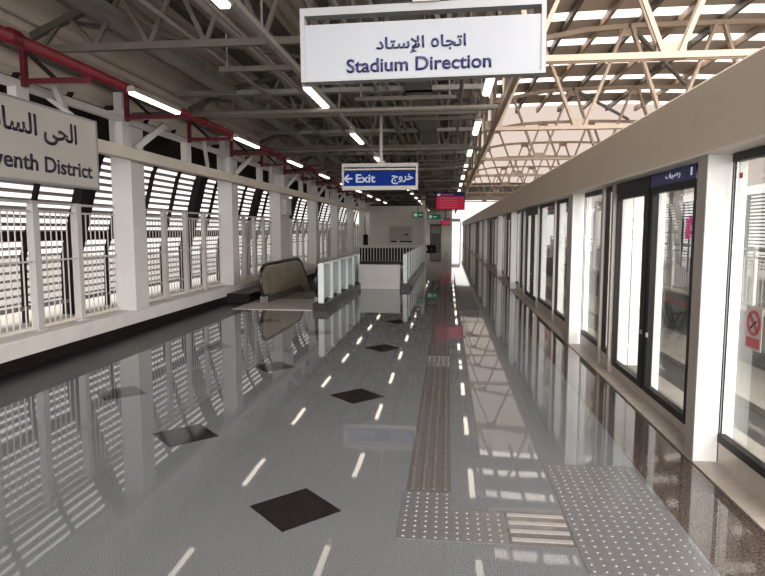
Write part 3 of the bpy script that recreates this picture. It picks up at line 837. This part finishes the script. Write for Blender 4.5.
for x0, x1, y, z0, z1, lab in ((-2.02, -1.4, 34., 2.3, 2.6, 'small green lit emergency exit sign hanging by the far room'), (-1.25, -.45, 36.5, 2.25, 2.55, 'wider green lit emergency exit sign right of the far room')):
    s = empty('emergency_sign', (x0, y, z0), lab, 'sign')
    MB().box(x0, x1, y, y+.08, z0, z1).build('panel', 'green', s)
    MB().box(x0+.08, x0+.28, y-.008, y-.001, z0+.06, z1-.06).build('running_mark', 'greenwhite', s)
    MB().box(x0+.36, x0+.56, y-.008, y-.001, z0+.12, z0+.18).build('arrow', 'greenwhite', s)
    MB().box((x0+x1)/2-.02, (x0+x1)/2+.02, y+.02, y+.06, z1, 4.7).build('hanger', 'dark_steel', s)

# ------------------------------------------------------------------ escalator
esc = empty('escalator', (-3.5, 12.6, 0), 'descending escalator with bronze balustrades and black handrails by the fence', 'escalator')
MB().box(-4.32, -2.66, 11.55, 13.55, .0, .012).build('landing_plate', 'plate', esc)
MB().box(-3.92, -2.86, 13.3, 13.54, .012, .02).build('comb_plate', 'stepmetal', esc)
T30 = math.tan(math.radians(30))
def esc_z(y): return 0 if y < 15.2 else -(y-15.2)*T30
for x in (-4.0, -2.78):
    # inner panel
    top = [(12.62, .30), (12.52, .50), (12.56, .72), (12.72, .86)]+[(15.3, .88)]+[(y, .88+esc_z(y)) for y in (15.6, 18, 21.5)]
    bot = [(21.5, .14+esc_z(21.5)), (15.4, .14+esc_z(15.4)), (12.75, .14)]
    P = MB()
    tp = [(12.62, .79), (15.5, .80), (15.9, .74), (18, .80+esc_z(18)), (21.5, .80+esc_z(21.5))]
    bp = [(12.62, .15), (15.3, .15), (15.7, .10), (18, .15+esc_z(18)), (21.5, .15+esc_z(21.5))]
    for (a, b), (c, d) in zip(zip(tp, bp), zip(tp[1:], bp[1:])):
        P.prism([a, c, d, b], 'x', x-.02, x+.02)
    P.prism([(12.62, .79), (12.62, .15), (12.5, .28), (12.44, .46), (12.5, .66)], 'x', x-.02, x+.02)
    P.build('balustrade_panel', 'olive', esc)
    H = MB().tube([(x, 13.0, .16), (x, 12.7, .14), (x, 12.5, .22), (x, 12.4, .4), (x, 12.4, .58), (x, 12.48, .73), (x, 12.64, .82), (x, 12.9, .84), (x, 15.45, .845), (x, 15.7, .82), (x, 15.95, .72)]+[(x, y, .84+esc_z(y)) for y in (18, 21.5)], .04, 8)
    H.build('handrail', 'rubber', esc, True)
    S = MB()
    sp = [(12.62, .15), (15.3, .15), (15.7, .10), (18, .15+esc_z(18)), (21.5, .15+esc_z(21.5))]
    for a, c in zip(sp, sp[1:]):
        S.prism([a, c, (c[0], c[1]-.35), (a[0], max(a[1]-.14, -.3) if a[0] < 13.5 else a[1]-.35)], 'x', x-.09, x+.09)
    S.build('skirt', 'stepmetal', esc)
for k in range(10):
    y = 13.55+.4*k; z = min(0, esc_z(y+.2))
    MB().box(-3.9, -2.88, y, y+.395, z-.22, z-.004).build('escalator_step', 'stepmetal', esc)
# pit walls
q = MB(); x0, x1, y0, y1 = ESC
q.box(x0-.05, x0, y0, y1, -4.2, -.3); q.box(x1, x1+.05, y0, y1, -4.2, -.3); q.box(x0-.05, x1+.05, y1, y1+.05, -4.2, -.3); q.box(x0-.05, x1+.05, y0-.05, y1, -4.25, -4.2); q.box(x0, x1, y0-.05, y0, -4.2, -.3)
struct(q.build('wall_pit', 'trackwall'), 'lining of the escalator shaft', 'wall')
q = MB(); x0, x1, y0, y1 = STA
q.box(x0-.05, x0, y0, y1, -6.8, -.3); q.box(x1, x1+.05, y0, y1, -6.8, -.3); q.box(x0, x1, y1-.02, y1+.05, -6.8, -.002); q.box(x0-.05, x1+.05, y0, y1, -6.85, -6.8)
struct(q.build('wall_stairwell', 'white'), 'white lining of the stairwell between the glass railings', 'wall')
b = MB()
for k in range(30):
    y = 26.98-.3*k; b.box(STA[0]+.01, STA[1]-.01, y-.3, y, -.165*(k+1)-.2, -.165*(k+1))
tag(b.build('staircase', 'concrete', origin=(-1.8, 27, 0)), 'staircase descending from the bar railing towards the white parapet', 'staircase', None, 'thing')

tag(MB().box(-2.41, -1.29, 16.1, 16.24, 0, .66).build('parapet', 'fence'), 'low white parapet between the ends of the two glass railings', 'parapet', None, 'thing')
# ------------------------------------------------------------------ glass railings
def railing(x0, x1, y0, y1, posts, lab, inner):
    e = empty('glass_railing', ((x0+x1)/2, y0, 0), lab, 'railing')
    MB().box(x0, x1, y0, y1, 0, .155).build('kerb', 'dark_granite', e)
    xm = (x0+x1)/2
    for y in posts:
        b = MB().box(xm-.055, xm+.055, y-.035, y+.035, .155, .90); b.box(xm-.055, xm+.055, y-.035, y+.035, .90, .93)
        b.build('post', 'railwhite', e)
    for a, c in zip(posts, posts[1:]):
        MB().box(xm-.008, xm+.008, a+.04, c-.04, .20, .88).build('glass_pane', 'railglass', e)
    MB().box(xm-.03, xm+.03, posts[0], posts[-1], .905, .945).build('top_rail', 'railwhite', e)
    return e
railing(-2.64, -2.36, 11.45, 16.6, (11.6, 12.55, 13.5, 14.5, 15.5, 16.45), 'white glass railing on a dark granite kerb beside the escalator', 0)
railing(-1.28, -1.03, 16.1, 27.3, tuple(16.25+1.21*i for i in range(10)), 'white glass railing on the door side of the stairwell', 1)
e = empty('bar_railing', (-2.9, 27.4, 0), 'white bar railing across the far end of the stairwell', 'railing')
MB().box(-4.3, -1.05, 27.35, 27.6, 0, .15).build('kerb', 'dark_granite', e)
MB().box(-4.3, -1.05, 27.45, 27.5, .86, .9).build('top_rail', 'railwhite', e)
p0 = None
for j in range(24):
    x = -4.25+.138*j
    if p0 is None: p0 = MB().box(x-.02, x+.02, 27.45, 27.5, .15, .87).build('baluster', 'railwhite', e, origin=(x, 27.45, .15))
    else:
        c = p0.copy(); C.objects.link(c); c.parent = e; c.location = (x+2.9, .05, .15)
b = tag(MB().box(-4.25, -1.4, 28.6, 29.4, 0, .72).build('dark_block', 'rib'), 'low dark block standing in for the dark stair opening behind the bar railing', 'dark_block', None, 'thing')  # dark colour stands in for the unlit stair opening between the balusters

# ------------------------------------------------------------------ far room and end wall
struct(MB().box(-4.7, -1.58, 36, 44, 0, 3.05).build('wall_room', 'roomwall'), 'off-white room block at the far end of the platform', 'wall')
struct(MB().box(-4.7, -1.53, 35.9, 44, 3.05, 3.14).build('trim_3', 'rib'), 'dark roof edge of the far room', 'trim')
w = empty('service_shutter', (-2.85, 36, 0), 'grey shuttered service window in the far room', 'shutter')
MB().box(-3.62, -2.08, 35.93, 35.999, .0, 1.92).build('frame', 'wallpaint', w)
MB().box(-3.5, -2.2, 35.90, 35.93, 1.0, 1.8).build('shutter_sheet', 'shutter', w)
MB().box(-3.45, -3.05, 35.92, 35.929, .86, .96).build('slot', 'black', w)
MB().box(-2.9, -2.15, 35.92, 35.929, .86, .96).build('slot', 'black', w)
MB().box(-2.6, -2.35, 35.895, 35.9, 1.28, 1.36).build('label', 'rib', w)
tag(MB().box(-1.57, -1.38, 35.75, 36.15, 0, 3.6).build('column', 'roomwall'), 'slim off-white column at the corner of the far room', 'column', None, 'thing')
fe = empty('control_box', (-4.6, 33, 0), 'narrow dark box with a cable on a pale pedestal near the far room', 'box')
MB().box(-4.7, -4.45, 33, 33.2, .75, 1.35).build('case', 'rib', fe)
MB().box(-4.66, -4.49, 33.02, 33.18, 0, .75).build('pedestal', 'roomwall', fe)
MB().tube([(-4.58, 33.1, 1.35), (-4.62, 33.1, 1.9), (-4.6, 33.1, 2.3)], .025, 6).build('cable', 'rubber', fe)
b = MB().box(-5.3, .5, Y_END, Y_END+.2, 0, 5.2); b.box(.5, 1.5, Y_END, Y_END+.2, 2.6, 3.0)
struct(b.build('wall_end', 'wallpaint'), 'beige end wall of the platform', 'wall')
d = struct(MB().box(-2.2, -.85, Y_END-.08, Y_END, 0, 2.3).build('door_1', 'darkconc'), 'grey door in the end wall', 'door')
MB().box(-2.1, -.95, Y_END-.12, Y_END-.08, 1.2, 2.1).build('pane', 'trackwall', d)
bn = empty('bench', (-1.7, 50, 0), 'low dark bench far along the platform', 'bench')
MB().box(-2.1, -1.0, 50, 50.5, .14, .34).build('seat', 'rib', bn)
for x in (-1.95, -1.55, -1.15): MB().box(x-.15, x+.15, 50.05, 50.45, 0, .14).build('leg', 'rib', bn)
# end gate posts on the door line
tag(MB().box(1.45, 1.55, Y_END-.14, Y_END-.02, 0, 2.6).build('gate_post', 'rib'), 'dark post at the bright end opening', 'post', None, 'thing')

# ------------------------------------------------------------------ camera
cam = bpy.data.cameras.new('camera'); co = bpy.data.objects.new('camera', cam); C.objects.link(co)
cam.sensor_width = 36; cam.sensor_fit = 'HORIZONTAL'; cam.lens = 36*595/765
cam.clip_start = .05; cam.clip_end = 500
co.location = (0, 0, 1.6); co.rotation_euler = (math.radians(90-5.567), 0, math.radians(6.253))
scene.camera = co

# ------------------------------------------------------------------ light
w = bpy.data.worlds.new('sky'); scene.world = w; w.use_nodes = True
nt = w.node_tree; nt.nodes.clear()
out = nt.nodes.new('ShaderNodeOutputWorld'); bg = nt.nodes.new('ShaderNodeBackground')
bg.inputs['Color'].default_value = (1., .963, .93, 1)
tc = nt.nodes.new('ShaderNodeTexCoord'); sx = nt.nodes.new('ShaderNodeSeparateXYZ'); mr = nt.nodes.new('ShaderNodeMapRange')
nt.links.new(tc.outputs['Generated'], sx.inputs[0]); nt.links.new(sx.outputs['Z'], mr.inputs['Value'])
mr.inputs['From Min'].default_value = .12; mr.inputs['From Max'].default_value = .75
mr.inputs['To Min'].default_value = 4.6; mr.inputs['To Max'].default_value = 7.5
# added glow in the sky behind the camera, brightening faces turned towards it
dt = nt.nodes.new('ShaderNodeVectorMath'); dt.operation = 'DOT_PRODUCT'; dt.inputs[1].default_value = Vector((.30, -.80, .42)).normalized()
nt.links.new(tc.outputs['Generated'], dt.inputs[0])
g2 = nt.nodes.new('ShaderNodeMapRange'); g2.interpolation_type = 'SMOOTHSTEP'
g2.inputs['From Min'].default_value = .55; g2.inputs['From Max'].default_value = 1.; g2.inputs['To Max'].default_value = 26.
nt.links.new(dt.outputs['Value'], g2.inputs['Value'])
ad = nt.nodes.new('ShaderNodeMath'); ad.operation = 'ADD'
nt.links.new(mr.outputs['Result'], ad.inputs[0]); nt.links.new(g2.outputs['Result'], ad.inputs[1])
nt.links.new(ad.outputs[0], bg.inputs['Strength'])
nt.links.new(bg.outputs[0], out.inputs[0])

scene.view_settings.view_transform = 'Standard'; scene.view_settings.look = 'None'
scene.view_settings.gamma = 1; scene.view_settings.use_curve_mapping = False
scene.view_settings.exposure = -1.62
cy = scene.cycles
cy.use_denoising = True
cy.max_bounces = 10; cy.diffuse_bounces = 4; cy.glossy_bounces = 4; cy.transparent_max_bounces = 24; cy.transmission_bounces = 6
cy.sample_clamp_indirect = 8.
cy.caustics_reflective = False; cy.caustics_refractive = False
